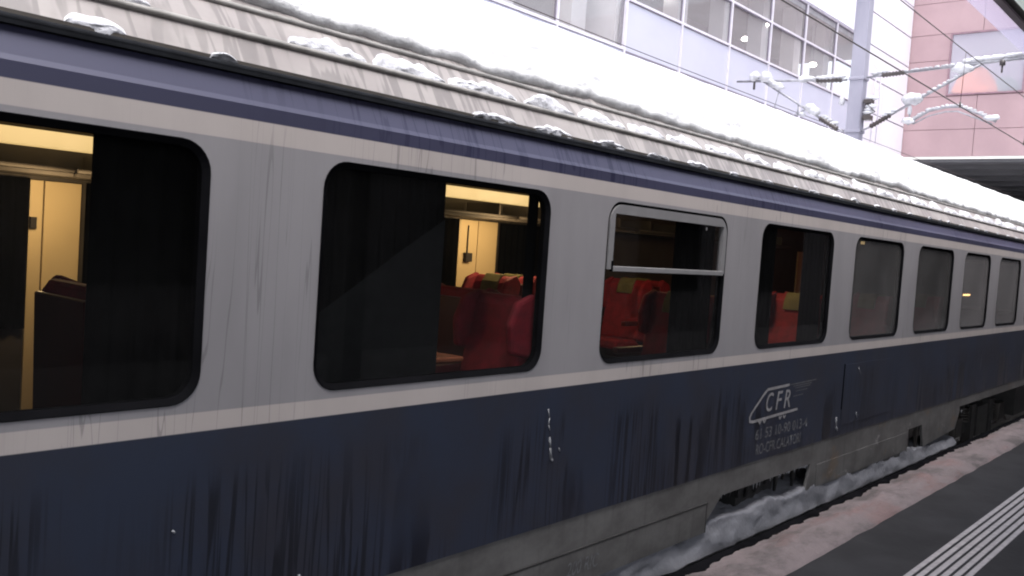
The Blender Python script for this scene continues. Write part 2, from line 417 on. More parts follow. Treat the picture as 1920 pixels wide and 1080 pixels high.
def bogie(xc):
    b = bpy.data.objects.new('bogie', None); COL.objects.link(b); b.parent = coach; b.location = (xc-10, 0, .0)
    fr = MB(); fr.box(-1.75, 1.75, -1.12, -.98, .50, .68); fr.box(-1.75, 1.75, .98, 1.12, .50, .68); fr.box(-.3, .3, -1.2, 1.2, .42, .85)
    fr.box(-.62, -.42, -1.2, -1.08, .35, .9); fr.box(.42, .62, -1.2, -1.08, .35, .9)
    fr.build('bogie_frame', M['under'], b)
    for dx in (-1.25, 1.25):
        w = bpy.data.objects.new('wheelset', None)
        w = MB()
        for yy in (-.75, .75):
            w.tube([(dx, yy-.07, .62), (dx, yy+.07, .62)], .46, 28)
        w.tube([(dx, -1.0, .62), (dx, 1.0, .62)], .08, 12)
        w.build('wheelset', M['steel'], b)
        ab = MB().box(dx-.17, dx+.17, -1.20, -1.02, .48, .78); ab.build('axle_box', M['steel'], b, .03)
    for dx in (-.75, .75):
        sp_ = MB(); pts = [(dx+.09*math.cos(a*.9), -1.1+.09*math.sin(a*.9), .66+a*.006) for a in range(40)]
        sp_.tube(pts, .016, 6)
        sp_.build('coil_spring', M['steel'], b)
bogie(14.6)
bogie(19.6)

# ---- windows
Rnd = random.Random(3)
def window(i, a, b):
    t = bpy.data.objects.new('window', None); COL.objects.link(t); t.parent = coach; t.location = (a-10, -1.41, ZB+2.72)
    w, h = b-a, ZT-ZB
    def sub(mb, name, mat, bv=0): return mb.build(name, mat, t, bv)
    seal = MB(); A = rrect(0, w, 0, h, .115); B = rrect(.022, w-.022, .022, h-.022, .095); C0 = rrect(-.004, w+.004, -.004, h+.004, .118)
    ring(seal, C0, A, -.003, -.003); ring(seal, A, B, -.003, .012); ring(seal, B, B, .012, .045)
    sub(seal, 'window_seal', M['rubber'])
    pn = MB(); P_ = rrect(.020, w-.020, .020, h-.020, .095); pn.add([(x, .018, z) for x, z in P_], [list(range(len(P_)))])
    pm = 'pane_reflect_strong' if i in (8, 9) else 'pane_reflect' if i >= 6 else 'pane'
    if i == 4:                                        # opening light: alloy frame round the upper half
        fr = MB(); zc = .555
        O = [(x, z) for x, z in rrect(.012, w-.012, .012, h-.012, .115)]
        top = [(x, max(z, zc)) for x, z in O]; inn = [(min(max(x, .062), w-.062), min(max(z, zc+.002), h-.068)) for x, z in top]
        inn = [(x, z) for x, z in inn]
        ring(fr, top, inn, -.006, -.006); ring(fr, inn, inn, -.006, .03); ring(fr, top, top, -.006, .01)
        # keep only the arch: side stiles and head
        sub(fr, 'vent_frame', M['frame'])
        sub(MB().box(.062, w-.05, -.022, .004, zc-.012, zc+.020), 'vent_bar', M['frame'], .004)
        sub(MB().box(.050, .062, -.012, .004, zc-.012, zc+.05), 'vent_latch', M['rubber'])
        sub(MB().box(w-.32, w-.31, -.012, -.006, h-.105, h-.085), 'vent_latch', M['frame'])
    sub(pn, 'pane', M[pm])
for i, (a, b) in enumerate(WIN): window(i, a, b)

# ---- interior: floor, ceiling, far wall with beige pillars, racks, lamps, seats, tables, curtains
cpart(MB().box(CX0+.1, CX1-.1, .06, 2.76, -1.34, -1.30), 'floor', M['dark'])
cpart(MB().box(CX0+.1, CX1-.1, .06, 2.76, .60, .62), 'ceiling', M['inner'])
fw_ = MB().box(CX0+.1, CX1-.1, 2.73, 2.76, -1.30, .60); cpart(fw_, 'inner_wall', M['inner'])
def inwall():                                         # lining between the near windows, behind the side wall
    m = MB()
    for i in range(len(WIN)-1): m.box(WIN[i][1]+.03, WIN[i+1][0]-.03, .055, .075, -1.30, .60)
    m.box(CX0+.1, CX1-.1, .055, .075, .33, .60); m.box(CX0+.1, CX1-.1, .055, .075, -1.30, -.69)
    return m
cpart(inwall(), 'window_lining', M['dark'])
for a, b, z1 in ((2.20, 2.275, .19), (2.285, 2.50, .19), (5.88, 6.125, .20), (6.135, 6.40, .20), (9.75, 9.95, .2), (13.4, 13.7, .2)):
    cpart(MB().box(a, b, 2.705, 2.728, -1.25, z1), 'pillar_panel', M['beige'], bevel=.003)
cpart(MB().box(5.95, 6.03, 2.665, 2.70, -.18, -.10).box(5.985, 5.992, 2.69, 2.70, -.10, .15), 'coat_hook', M['dark'])
cpart(MB().box(2.20, 2.235, 2.68, 2.704, -.10, -.03), 'coat_hook', M['dark'])
for x0, x1 in ((1.2, 3.1), (5.45, 6.85), (11.55, 12.1)):
    cpart(MB().box(x0, x1, 2.58, 2.70, .385, .480), 'rack_lamp', M['lampw'])
for x0, x1 in ((-1.6, 2.28), (2.3, 4.3), (4.35, 6.2), (6.25, 8.2), (8.25, 10.2), (10.25, 12.2)):
    rk = MB(); rk.box(x0, x1, 2.32, 2.71, .215, .235)
    rk.tube([(x0, 2.31, .25), (x1, 2.31, .25)], .012, 8)
    for k in range(3): rk.box(x0+.2+k*.7, x0+.215+k*.7, 2.3, 2.7, .235, .36)
    cpart(rk, 'luggage_rack', M['inner'])
def seat(xc, face, y0=.12, w=.50, cloth=True):
    t = bpy.data.objects.new('seat', None); COL.objects.link(t); t.parent = coach; t.location = (xc-10, y0-1.41, 1.42); t.scale = (1, 1, .95)
    t.rotation_euler = (0, 0, 0)
    def fx(p): return [(face*x, z) for x, z in p]
    bk = MB().prism(fx([(.02, .40), (.20, .44), (.12, .80), (.08, 1.02), (.04, 1.08), (-.01, 1.08), (-.03, 1.0)]), .02, w-.02); bk.build('backrest', M['red'], t, .025)
    sh = MB().prism(fx([(-.03, .2), (.02, .2), (-.02, 1.02), (-.05, 1.02)]), 0, w); sh.build('seat_shell', M['shell'], t, .01)
    cu = MB().prism(fx([(.02, .33), (.55, .35), (.56, .46), (.18, .44)]), .02, w-.02); cu.build('cushion', M['red'], t, .03)
    hd = MB() if not cloth else MB().prism(fx([(.125, .93), (.10, 1.03), (.05, 1.095), (-.01, 1.095), (-.02, 1.03), (.03, 1.06), (.08, .98), (.105, .93)]), .17, w-.15); cloth and hd.build('head_cloth', M['olive'], t, .006)
    for yy in (0, w-.05):
        wg = MB().prism(fx([(.02, .72), (.20, .76), (.22, .92), (.16, 1.05), (.03, 1.10), (-.03, 1.02)]), yy, yy+.05); wg.build('head_wing', M['red'], t, .02)
    for ya, yb in ((-.02, .03), (w-.03, w+.02)): MB().box(*sorted((face*.10, face*.48)), ya, yb, .60, .65).build('armrest', M['shell'], t, .012)
seat(1.22, -1, .52, .48, False); seat(1.62, 1, .52, .48, False); seat(3.90, 1, .52, .48, False); seat(3.80, -1, .06, .44, False)
for xc in (.02, 3.95, 5.98, 8.10, 10.0, 11.8):
    for face, dx in ((-1, -.10), (1, .10)):
        if xc != 3.95: seat(xc+dx, face)
        if 3 < xc < 9: seat(xc+dx, face, 1.95, .5)
def tbl(xc):
    t = bpy.data.objects.new('table', None); COL.objects.link(t); t.parent = coach; t.location = (xc-10, -1.41+.08, 1.42)
    MB().box(-.26, .26, .02, .56, .70, .725).build('tabletop', M['table'], t, .008)
    MB().box(-.02, .02, .05, .40, .1, .70).build('table_leg', M['shell'], t)
tbl(3.02)
def curtain(x0, x1, name='curtain', mat='curtain', y=.10, z0=-.70, z1=.34, amp=.010):
    n = max(6, int((x1-x0)/.018)); m = MB(); vs = []
    for i in range(n+1):
        x = x0+(x1-x0)*i/n; yy = y+amp*math.sin(i*1.3)
        vs += [(x, yy, z0), (x, yy, z1)]
    m.add(vs, [(2*i, 2*i+2, 2*i+3, 2*i+1) for i in range(n)], True)
    cpart(m, name, M[mat])
for a, b in ((1.385, 1.80), (2.24, 3.075), (3.70, 3.80), (5.24, 5.80), (6.30, 6.80), (7.36, 7.80), (8.25, 8.62), (10.1, 10.4)): curtain(a, b)
curtain(.95, 1.10, y=.9)
M['reflect_grey'] = plain('reflect_grey_sheet', (.017, .0185, .020), 1, 0, .1, 20, 0)
cpart(MB().add([(2.29, .085, -.69), (3.07, .085, -.69), (3.07, .085, .10), (2.80, .085, -.06), (2.55, .085, -.22), (2.34, .085, -.35), (2.29, .085, -.38)], [range(7)]), 'slanted_reflection', M['reflect_grey'])  # grey sheet paints in a slanted reflection on the second window
M['glow'] = emit('warm_reading_lamp', (1, .55, .2), 4)
cpart(MB().box(12.36, 12.66, .06, .07, -.247, -.225), 'reading_lamp', M['glow'])
cpart(MB().box(8.60, 8.68, .06, .07, .235, .262), 'reading_lamp', M['lampw'])
# curtains at the far windows
for a, b in ((1.5, 2.19), (2.52, 3.2), (5.2, 5.86), (6.42, 7.1)): curtain(a, b, y=2.69, z1=.20)
# added point lights inside the coach, brightening the panels and red seats
def lamp(x, y, z, e, c=(1, .70, .36), r=.12):
    l = bpy.data.lights.new('compartment_fill', 'POINT'); l.energy = e; l.color = c; l.shadow_soft_size = r
    o = bpy.data.objects.new('compartment_fill', l); COL.objects.link(o); o.location = (x, y, z); return o
lamp(2.15, 2.15, .10, 6.0); lamp(4.5, 1.2, .5, 1.1); lamp(6.0, 2.15, .10, 7.0); lamp(7.2, .9, .45, 10.0); lamp(12.6, .6, .3, 2.0, (1, .3, .2))

# ---- writing on the side
def text(body, x0, x1, z0, z1, mat, y=-.0015, shear=0.0, name='lettering', slope=0):
    cu = bpy.data.curves.new(name, 'FONT'); cu.body = body; cu.shear = shear; cu.resolution_u = 4; cu.offset = .006
    tmp = bpy.data.objects.new(name, cu); COL.objects.link(tmp)
    dg = bpy.context.evaluated_depsgraph_get(); me = bpy.data.meshes.new_from_object(tmp.evaluated_get(dg))
    bpy.data.objects.remove(tmp); bpy.data.curves.remove(cu)
    xs_ = [v.co.x for v in me.vertices]; ys_ = [v.co.y for v in me.vertices]
    ax, bx, ay, by = min(xs_), max(xs_), min(ys_), max(ys_)
    for v in me.vertices:
        v.co = (x0+(v.co.x-ax)/(bx-ax)*(x1-x0), y, z0+(v.co.y-ay)/(by-ay)*(z1-z0))
    me.materials.clear(); me.materials.append(mat)
    o = bpy.data.objects.new(name, me); COL.objects.link(o); o.parent = coach; o.matrix_parent_inverse = Matrix.Translation((-10, -1.41, 2.72))
    return o
def stroke(m, pts, w, y=-.0015):
    for (xa, za), (xb, zb) in zip(pts, pts[1:]):
        dx, dz = xb-xa, zb-za; l = math.hypot(dx, dz); nx, nz = -dz/l*w/2, dx/l*w/2; ex, ez = dx/l*w*.3, dz/l*w*.3
        m.add([(xa-nx-ex, y, za-nz-ez), (xb-nx+ex, y, zb-nz+ez), (xb+nx+ex, y, zb+nz+ez), (xa+nx-ex, y, za+nz-ez)], [(0, 1, 2, 3)])
        y -= .00007
for ch_, xa_, xb_ in (('C', 6.650, 6.775), ('F', 6.830, 6.945), ('R', 6.985, 7.110)): text(ch_, xa_, xb_, -1.168, -1.020, M['letter'], shear=.16)
lg = MB()
stroke(lg, [(7.06, -.982), (6.66, -.990), (6.60, -1.02), (6.405, -1.150), (6.375, -1.185), (6.385, -1.215), (6.44, -1.222), (7.26, -1.200)], .022)
for x in (6.56, 6.64, 6.93, 7.01): stroke(lg, [(x-.02, -1.230), (x, -1.248), (x+.02, -1.230)], .016, -.0022)
cpart(lg, 'emblem', M['letter'])
lg = MB()
stroke(lg, [(7.09, -.983), (7.62, -.975)], .007, -.0016)
for x0, x1, z in ((7.15, 7.52, -1.000), (7.19, 7.50, -1.018), (7.20, 7.44, -1.045), (7.16, 7.36, -1.085)): stroke(lg, [(x0, z), (x1, z+.004)], .0055, -.0016)
cpart(lg, 'emblem_speed_line', M['letter2'])
text('61 53 10-90 013-4', 6.50, 7.50, -1.375, -1.290, M['letter2'])
text('RO-CFR CALATORI', 6.53, 7.38, -1.495, -1.410, M['letter2'])
text('200 RIC', 4.14, 4.46, -1.885, -1.80, M['letter2'], y=-.0095, shear=.2)
# riveted panel, ice marks and scratches on the blue
pl_ = MB(); pl_.box(8.28, 9.60, -.004, -.001, -1.45, -.885); cpart(pl_, 'access_panel', M['paint'])
pl_ = MB(); pl_.box(8.262, 8.280, -.0045, -.001, -1.30, -.88); cpart(pl_, 'panel_gap', M['rubber'])
def icemark(pts, w):
    m = MB()
    for i in range(len(pts)-1):
        m.tube([(pts[i][0], -.002, pts[i][1]), (pts[i+1][0], -.002, pts[i+1][1])], [w*random.uniform(.5, 1), w*random.uniform(.4, 1)], 6)
    cpart(m, 'ice_streak', M['ice'])
icemark([(3.870, -.88), (3.885, -.93), (3.882, -.97), (3.896, -1.0)], .006); icemark([(3.90, -1.04), (3.912, -1.10), (3.925, -1.16), (3.94, -1.175)], .011)
icemark([(3.99, -1.11), (4.0, -1.13)], .006)
icemark([(8.16, -1.36), (8.18, -1.45), (8.20, -1.49)], .010); icemark([(8.66, -1.36), (8.70, -1.42)], .008); icemark([(8.62, -.93), (8.70, -1.0)], .006)
icemark([(2.265, -1.42), (2.27, -1.44)], .006); icemark([(1.69, -1.12), (1.70, -1.13)], .005)

# ------------------------------------------------------------------ snow on and under the coach
def lip(x):                                           # where the roof snow begins
    grow = max(0., min(1., (x-6)/8))
    l = .285+.020*clumpy(x, 0, .55, 11)+.026*clumpy(x, 0, 2.6, 2)+.018*clumpy(x, 0, 7, 5)+.010*clumpy(x, 0, 18, 5)
    l += grow*(.035*abs(clumpy(x, 0, 1.3, 8))-.02)
    if x < 2.1: l += (2.1-x)*.16
    return l
SN = 42
def snow_fn(x, t):
    y0 = min(lip(x), .9)
    TH = .052+.016*clumpy(x, 1, 1.7, 1)+.012*clumpy(x, 2, 5, 1)+.006*clumpy(x, 3, 14, 1)
    if t < .24:                                      # the drooping lip, turned under
        a = t/.24*math.pi*.72; r = TH*.78
        return y0+.028-r*math.sin(a), roofz(y0)-.004+r*(1-math.cos(a))
    t = .12+(t-.24)/.76*.88; y1 = y0+.028-TH*.78*math.sin(math.pi*.72); z1 = roofz(y0)-.004+TH*.78*(1-math.cos(math.pi*.72))
    u = (t-.12)/.88; y = y1+(2.55-y1)*u**1.35
    th0 = z1-roofz(max(y1, .056)); th = th0+(.195-th0)*min(1, (y-y1)/.9)**.8; b0 = min(1, (y-y1)/.05)
    if y > 1.5: th *= max(.4, 1-(y-1.5)*.5)
    b = math.exp(-((y-y0)/.35)**2)
    b2 = math.exp(-((y-y0)/.55)**2)
    sh = noise.noise(Vector((x*1.1, y*3.2, 5))); th += b0*b2*.055*(1-min(1, abs(sh)*5))-b0*b2*.03*max(0, noise.noise(Vector((x*3.3, y*5, 8))))
    th += b0*((.045*b+.010)*clumpy(x, y*1.6, 2.1, 3)+(.036*b+.006)*clumpy(x, y*1.5, 6.5, 7)+(.014*b+.003)*clumpy(x, y, 16, 9))
    return y, roofz(min(y, 2.75))+th
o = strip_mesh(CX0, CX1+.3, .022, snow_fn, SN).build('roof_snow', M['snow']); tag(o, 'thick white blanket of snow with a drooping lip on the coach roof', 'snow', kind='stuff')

def clump(x0, x1, base, width, label, hgt=.035, seed=0, group='snow clumps left on the side of the coach roof'):
    """a ragged pad of snow lying on the roof's flank: base = y of its lower edge"""
    n = max(10, int((x1-x0)/.014)); k = 12; vs = []
    sg = 1
    for i in range(n+1):
        u = i/n; x = x0+(x1-x0)*u
        env = (math.sin(math.pi*min(1, max(0, u))))**.45
        wd = width*env*(.78+.5*clumpy(x, seed, 5, 1)+.25*clumpy(x, seed, 16, 2))
        for j in range(k+1):
            v = j/k; y = base+wd*v+.006*clumpy(x, v, 18, seed)
            e = math.sin(math.pi*v)**.7 if 0 < v < 1 else 0
            h = hgt*env*e*(.8+.7*clumpy(x*1.0, y*2, 9, 3+seed)+.35*clumpy(x, y*1.5, 24, seed))
            vs.append((x, y-h*.75, roofz(y)+h*.65-(.004 if j in (0, k) or i in (0, n) else -.003)))
    m = MB(); kk = k+1
    m.add(vs, [(i*kk+j, (i+1)*kk+j, (i+1)*kk+j+1, i*kk+j+1) for i in range(n) for j in range(k)], True)
    o = m.build('snow_clump', M['clump']); tag(o, label, 'snow clump', group)
A_ = [(1.44, 1.60, 'small snow clump above the rib at the top left of the picture'), (2.17, 2.60, 'thin ragged snow clump on the rib, above the second window'),
      (2.62, 3.09, 'long spiky snow clump on the rib over the right half of the second window'), (3.10, 3.62, 'puffy long snow clump on the rib, first of two thick ones'),
      (3.67, 4.13, 'thick rounded snow clump on the rib with a grey hollow in its face'), (4.15, 4.66, 'snow clump on the rib just left of the opening window, sloping flat'),
      (4.69, 5.12, 'flat snow clump on the rib above the left half of the opening window'), (5.14, 5.63, 'flat snow clump on the rib above the right half of the opening window'),
      (5.67, 6.24, 'broad snow clump on the rib above the pillar right of the opening window')]
for i, (a, b, lab) in enumerate(A_): clump(a, b, .150, .085 if i else .05, lab, .034 if i in (3, 4) else .022, i)
CNT = {}
ORD = 'first second third fourth fifth sixth seventh eighth ninth tenth eleventh twelfth thirteenth'.split()
def farlab(x, what):
    b = sum(1 for a, e in WIN if e+.25 < x)-2; CNT[(b, what)] = CNT.get((b, what), 0)+1
    return '%s over the %s window, %s from its left' % (what, ORD[b], ORD[CNT[(b, what)]-1])
x = 6.29; i = 20
while x < 22:
    l = Rnd.uniform(.35, .7); clump(x, x+l, .150, Rnd.uniform(.075, .11), farlab(x, 'broad snow clump on the roof rib'), Rnd.uniform(.02, .034), i, 'far snow clumps on the roof rib')
    x += l+Rnd.uniform(.02, .07); i += 1
B_ = [(1.25, 1.475, .045, 'jagged snow clump lying on the gutter at the top left'), (1.77, 1.90, .012, 'thin sliver of snow on the gutter between the first two windows'),
      (3.18, 3.53, .032, 'smooth oblong snow clump on the gutter, first of the pair over the second window end'), (3.65, 4.01, .032, 'oblong snow clump on the gutter with a crack down its middle'),
      (4.18, 4.54, .026, 'low oblong snow clump on the gutter over the opening window'), (4.76, 5.04, .015, 'thin snow clump on the gutter over the middle of the opening window'),
      (5.26, 5.56, .024, 'small arched snow clump on the gutter over the right corner of the opening window')]
for i, (a, b, wd, lab) in enumerate(B_): clump(a, b, .062, wd, lab, .022, 50+i, 'snow clumps on the coach gutter')
x = 5.85; i = 70
while x < 20:
    l = Rnd.uniform(.10, .34); clump(x, x+l, .062, Rnd.uniform(.012, .03), farlab(x, 'small snow clump on the gutter'), Rnd.uniform(.012, .022), i, 'far snow clumps on the gutter')
    x += l+Rnd.uniform(.15, .55); i += 1

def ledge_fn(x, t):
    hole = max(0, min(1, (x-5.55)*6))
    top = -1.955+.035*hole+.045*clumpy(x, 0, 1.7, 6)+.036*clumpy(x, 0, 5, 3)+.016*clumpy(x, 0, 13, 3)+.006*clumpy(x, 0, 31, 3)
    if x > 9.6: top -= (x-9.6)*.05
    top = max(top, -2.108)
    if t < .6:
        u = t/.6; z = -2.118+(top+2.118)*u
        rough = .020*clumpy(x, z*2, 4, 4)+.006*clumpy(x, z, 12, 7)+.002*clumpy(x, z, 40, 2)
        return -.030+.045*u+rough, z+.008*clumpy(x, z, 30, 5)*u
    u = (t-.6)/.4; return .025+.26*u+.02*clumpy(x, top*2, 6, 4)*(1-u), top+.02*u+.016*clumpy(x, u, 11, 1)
o = strip_mesh(2.5, 12.35, .02, ledge_fn, 30).build('skirt_ledge_snow', M['ledge']); tag(o, 'ridge of lumpy bluish snow caught under the coach skirt', 'snow', kind='stuff')

# ------------------------------------------------------------------ overhead line: mast and wires
ms = NT('mast_paint'); ms.col(ms.mix(ms.ramp(ms.noise((2, 2, .6), 1, 5), .3, .7), (.34, .33, .40), (.27, .265, .33))); ms.set(.55, .1, .4); M['mast'] = ms.m
M['galv'] = plain('galvanised_tube', (.30, .30, .33), .45, .4, .2, 8)
M['insul'] = plain('brown_insulator', (.055, .045, .045), .3, 0, .2)
M['wire'] = plain('copper_wire', (.045, .035, .035), .5, .3, .1)
MX, MY = 18.5, 3.95
mast = empty('catenary_mast', (MX, MY, -2.72), 'lilac grey steel mast carrying snowy overhead line arms behind the coach', 'mast')
def mp(mb, name, mat, bevel=0):
    o = mb.build(name, mat, None, bevel); o.parent = mast; o.matrix_parent_inverse = Matrix.Translation((-MX, -MY, 2.72)); return o
mp(MB().box(MX-.05, MX+.20, MY-.15, MY+.13, -2.72, 6.6), 'pole', M['mast'], .015)
mp(MB().box(MX-.06, MX+.12, MY-.156, MY-.150, -2.72, 3.6), 'cover_plate', M['mast'], .002)
for z in (3.87, 2.80): mp(MB().box(MX-.07, MX+.22, MY-.175, MY+.15, z-.03, z+.03), 'clamp_band', M['mast'], .008)
def insulator(p, q, r=.055):
    p, q = Vector(p), Vector(q); n = 15; pts = []; rs = []
    for i in range(n): pts.append(p.lerp(q, i/(n-1))); rs.append(r if i % 2 else r*.62)
    return MB().tube(pts, rs, 12)
# arm over the near track
mp(MB().tube([(MX, 3.75, 3.88), (MX, 3.35, 3.90)], .022), 'arm_tube', M['galv'])
mp(insulator((MX, 3.45, 3.90), (MX, 3.02, 3.93)), 'insulator', M['insul'])
mp(MB().tube([(MX, 3.02, 3.93), (MX, .45, 4.07)], .028), 'arm_tube', M['galv'])
mp(insulator((MX, 3.60, 2.88), (MX, 3.22, 3.10)), 'insulator', M['insul'])
mp(MB().tube([(MX, 3.78, 2.80), (MX, 3.60, 2.88)], .022), 'arm_tube', M['galv'])
mp(MB().tube([(MX, 3.22, 3.10), (MX, 1.62, 4.0)], .026), 'arm_tube', M['galv'])
mp(MB().tube([(MX, 2.86, 3.32), (MX, 2.85, 2.95)], .014), 'arm_drop', M['galv'])
arch = [(MX, 2.88, 2.90), (MX, 2.70, 3.03), (MX, 2.50, 3.15), (MX, 2.2, 3.21), (MX, 1.95, 3.21), (MX, 1.6, 3.06), (MX, 1.30, 2.90)]
mp(MB().tube(arch, .026), 'registration_arm', M['galv'])
mp(MB().tube([(MX, 2.78, 2.90), (MX, 2.5, 3.05), (MX, 2.2, 3.12), (MX, 1.98, 3.12), (MX, 1.36, 2.86)], .014), 'steady_arm', M['galv'])
mp(MB().tube([(MX, 1.28, 4.03), (MX, 1.28, 3.93)], .05).tube([(MX, 1.28, 3.93), (MX, 1.28, 3.80)], .016), 'wire_hanger', M['insul'])
# arm over the far track
mp(insulator((MX, 4.25, 3.86), (MX, 4.80, 3.88)), 'insulator', M['insul'])
mp(MB().tube([(MX, 4.15, 3.86), (MX, 6.62, 3.98)], .026), 'arm_tube', M['galv'])
mp(MB().tube([(MX, 4.12, 2.78), (MX, 4.30, 2.90)], .02), 'arm_tube', M['galv'])
mp(insulator((MX, 4.26, 2.85), (MX, 4.66, 3.10), .062), 'insulator', M['insul'])
mp(MB().tube([(MX, 4.66, 3.10), (MX, 6.05, 3.98)], .024), 'arm_tube', M['galv'])
mp(MB().tube([(MX, 5.62, 3.68), (MX, 5.72, 3.20)], .01), 'arm_drop', M['galv'])
mp(MB().tube([(MX, 4.95, 3.30), (MX, 5.25, 3.18), (MX, 5.9, 3.16)], .014).tube([(MX, 5.15, 3.38), (MX, 5.15, 3.16)], .018).tube([(MX, 5.15, 3.0), (MX, 5.35, 2.98)], .03), 'steady_arm', M['galv'])
mp(MB().tube([(MX, 6.2, 3.97), (MX, 6.2, 3.78)], .025), 'wire_hanger', M['insul'])
# switch box on the right face
mp(MB().box(MX-.02, MX+.16, MY-.34, MY-.18, 3.36, 3.44).box(MX-.02, MX+.16, MY-.34, MY-.18, 3.02, 3.12).box(MX+.02, MX+.10, MY-.30, MY-.2, 3.12, 3.36), 'switch_box', M['insul'], .01)
mp(MB().tube([(MX, MY-.2, 3.40), (MX, MY-.42, 3.18), (MX, MY-.2, 3.08)], .012), 'conductor', M['insul'])
# snow on the arms
sm_ = MB()
def blob(m, c, r, n=10):
    vs = []; c = Vector(c)
    for i in range(n+1):
        for j in range(n*2):
            th = math.pi*i/n; ph = math.pi*j/n; d = Vector((math.sin(th)*math.cos(ph), math.sin(th)*math.sin(ph), math.cos(th)))
            k = 1+.35*noise.noise(d*1.6+c*3)
            vs.append(c+Vector((d.x*r[0], d.y*r[1], d.z*r[2]))*k)
    w = n*2
    m.add(vs, [(i*w+j, i*w+(j+1) % w, (i+1)*w+(j+1) % w, (i+1)*w+j) for i in range(n) for j in range(w)], True)
def caps(m, p, q, n, r):
    p, q = Vector(p), Vector(q)
    for i in range(n):
        c = p.lerp(q, (i+random.random()*.6)/n); blob(m, c, (r*random.uniform(.7, 1.1), r*random.uniform(1.2, 2.4), r*random.uniform(.6, 1.0)), 6)
caps(sm_, (MX, 3.62, 3.95), (MX, 3.30, 3.98), 3, .06); caps(sm_, (MX, 3.0, 3.96), (MX, 1.9, 4.03), 12, .026); caps(sm_, (MX, 1.9, 4.06), (MX, .9, 4.12), 9, .055)
blob(sm_, (MX, 1.95, 3.92), (.07, .2, .09)); caps(sm_, (MX, 3.3, 3.10), (MX, 3.1, 3.22), 3, .05); caps(sm_, (MX, 2.8, 3.36), (MX, 1.75, 3.96), 12, .032)
blob(sm_, (MX, 2.83, 3.40), (.13, .19, .12)); blob(sm_, (MX, 2.87, 2.97), (.08, .12, .07)); blob(sm_, (MX, 2.86, 3.18), (.03, .04, .10))
for a, b in zip(arch, arch[1:]): caps(sm_, Vector(a)+Vector((0, 0, .03)), Vector(b)+Vector((0, 0, .03)), 4, .028)
blob(sm_, (MX, 1.38, 2.97), (.06, .14, .06))
o = sm_.build('arm_snow', M['clump']); tag(o, 'snow caked along the overhead line arm above the near track', 'snow', kind='stuff')
sm_ = MB()
caps(sm_, (MX, 4.95, 3.93), (MX, 5.1, 3.93), 2, .09); caps(sm_, (MX, 4.3, 3.93), (MX, 4.8, 3.93), 4, .06); blob(sm_, (MX, 6.2, 4.06), (.1, .13, .10)); blob(sm_, (MX, 5.95, 4.03), (.1, .14, .12))
caps(sm_, (MX, 5.85, 3.95), (MX, 5.55, 3.75), 4, .075); caps(sm_, (MX, 4.9, 3.32), (MX, 4.7, 3.18), 3, .09); blob(sm_, (MX, 5.05, 3.19), (.05, .08, .05)); blob(sm_, (MX, 5.7, 3.18), (.04, .06, .04))
caps(sm_, (MX, 4.6, 3.14), (MX, 4.3, 2.95), 4, .05); blob(sm_, (MX, 4.22, 3.42), (.05, .06, .09)); caps(sm_, (MX, 5.1, 3.08), (MX, 5.5, 3.04), 4, .045)
o = sm_.build('arm_snow', M['clump']); tag(o, 'snow caked along the overhead line arm above the far track', 'snow', kind='stuff')
sm_ = MB(); caps(sm_, (MX+.07, MY-.36, 3.47), (MX+.07, MY-.2, 3.47), 3, .05); caps(sm_, (MX+.05, MY-.3, 3.30), (MX+.05, MY-.25, 3.15), 3, .06)
o = sm_.build('box_snow', M['clump']); tag(o, 'snow lying on the dark switch box of the mast', 'snow', kind='stuff')

def wirething(name, y, z, r, lab, sag=0, x0=-25, x1=75):
    o = MB().tube([(x, y, z+sag*((((x-MX) % 50)-25)**2/625)) for x in [x0+(x1-x0)*i/60 for i in range(61)]], r, 6).build(name, M['wire']); return tag(o, lab, 'overhead wire')
cw = empty('contact_wire', (0, 1.45, 2.89), 'lower overhead wire running over the near track in front of the pink building', 'overhead wire')
MB().tube([(-25, 0, 0), (75, 0, 0)], .010, 6).build('conductor', M['wire'], cw)
mw = empty('messenger_wire', (0, 1.42, 3.80), 'upper overhead wire of the near track passing the white building window', 'overhead wire')
MB().tube([(x, 0, .0+.00035*(x-MX)**2) for x in range(-25, 76, 2)], .0085, 6).build('conductor', M['wire'], mw)
for x in (16.6, 21.6, 27):
    MB().tube([(x, 0, .00035*(x-MX)**2), (x, .02, -.91)], .005, 5).build('dropper', M['wire'], mw)
    MB().tube([(x, .02, -.94), (x, .02, -.84)], .016, 6).build('wire_clip', M['insul'], mw)
o = MB().tube([(x, 6.6, 3.80+.0006*(x-MX)**2 if x < MX else 3.80) for x in range(-25, 76, 2)], .008, 6).build('messenger_wire', M['wire']); tag(o, 'thin overhead wire of the far track crossing the pale facade panels', 'overhead wire')

# ------------------------------------------------------------------ glass office building beyond the far track
t = NT('facade_panel'); t.col(t.mix(t.ramp(t.noise((.3, .3, .5), 1, 4), .3, .7), (.43, .43, .53), (.47, .47, .56))); t.set(.35, 0, .4); M['fpanel'] = t.m
M['lowpanel'] = plain('grey_parapet_panel', (.26, .25, .29), .4, 0, .12, .5)
M['wpanel'] = plain('white_wall_panel', (.70, .67, .74), .5, 0, .03, .4)
M['mull'] = plain('mullion_white', (.62, .59, .66), .45, .1, .06)
M['joint'] = plain('dark_joint', (.17, .15, .19), .6, 0, .1)
M['fglass'] = glass('facade_glass', (.92, .92, .92), .02, 1.45, .34, (.50, .485, .51))  # haze colour paints in the brightness of the rooms
M['room'] = plain('office_wall', (.42, .36, .37), .8, 0, .12, .5)
M['roomc'] = plain('office_ceiling', (.50, .44, .44), .8, 0, .08, .6)
M['column'] = plain('office_column', (.80, .78, .80), .6, 0, .03)
M['spot'] = emit('office_lamp', (1, .92, .85), 6)
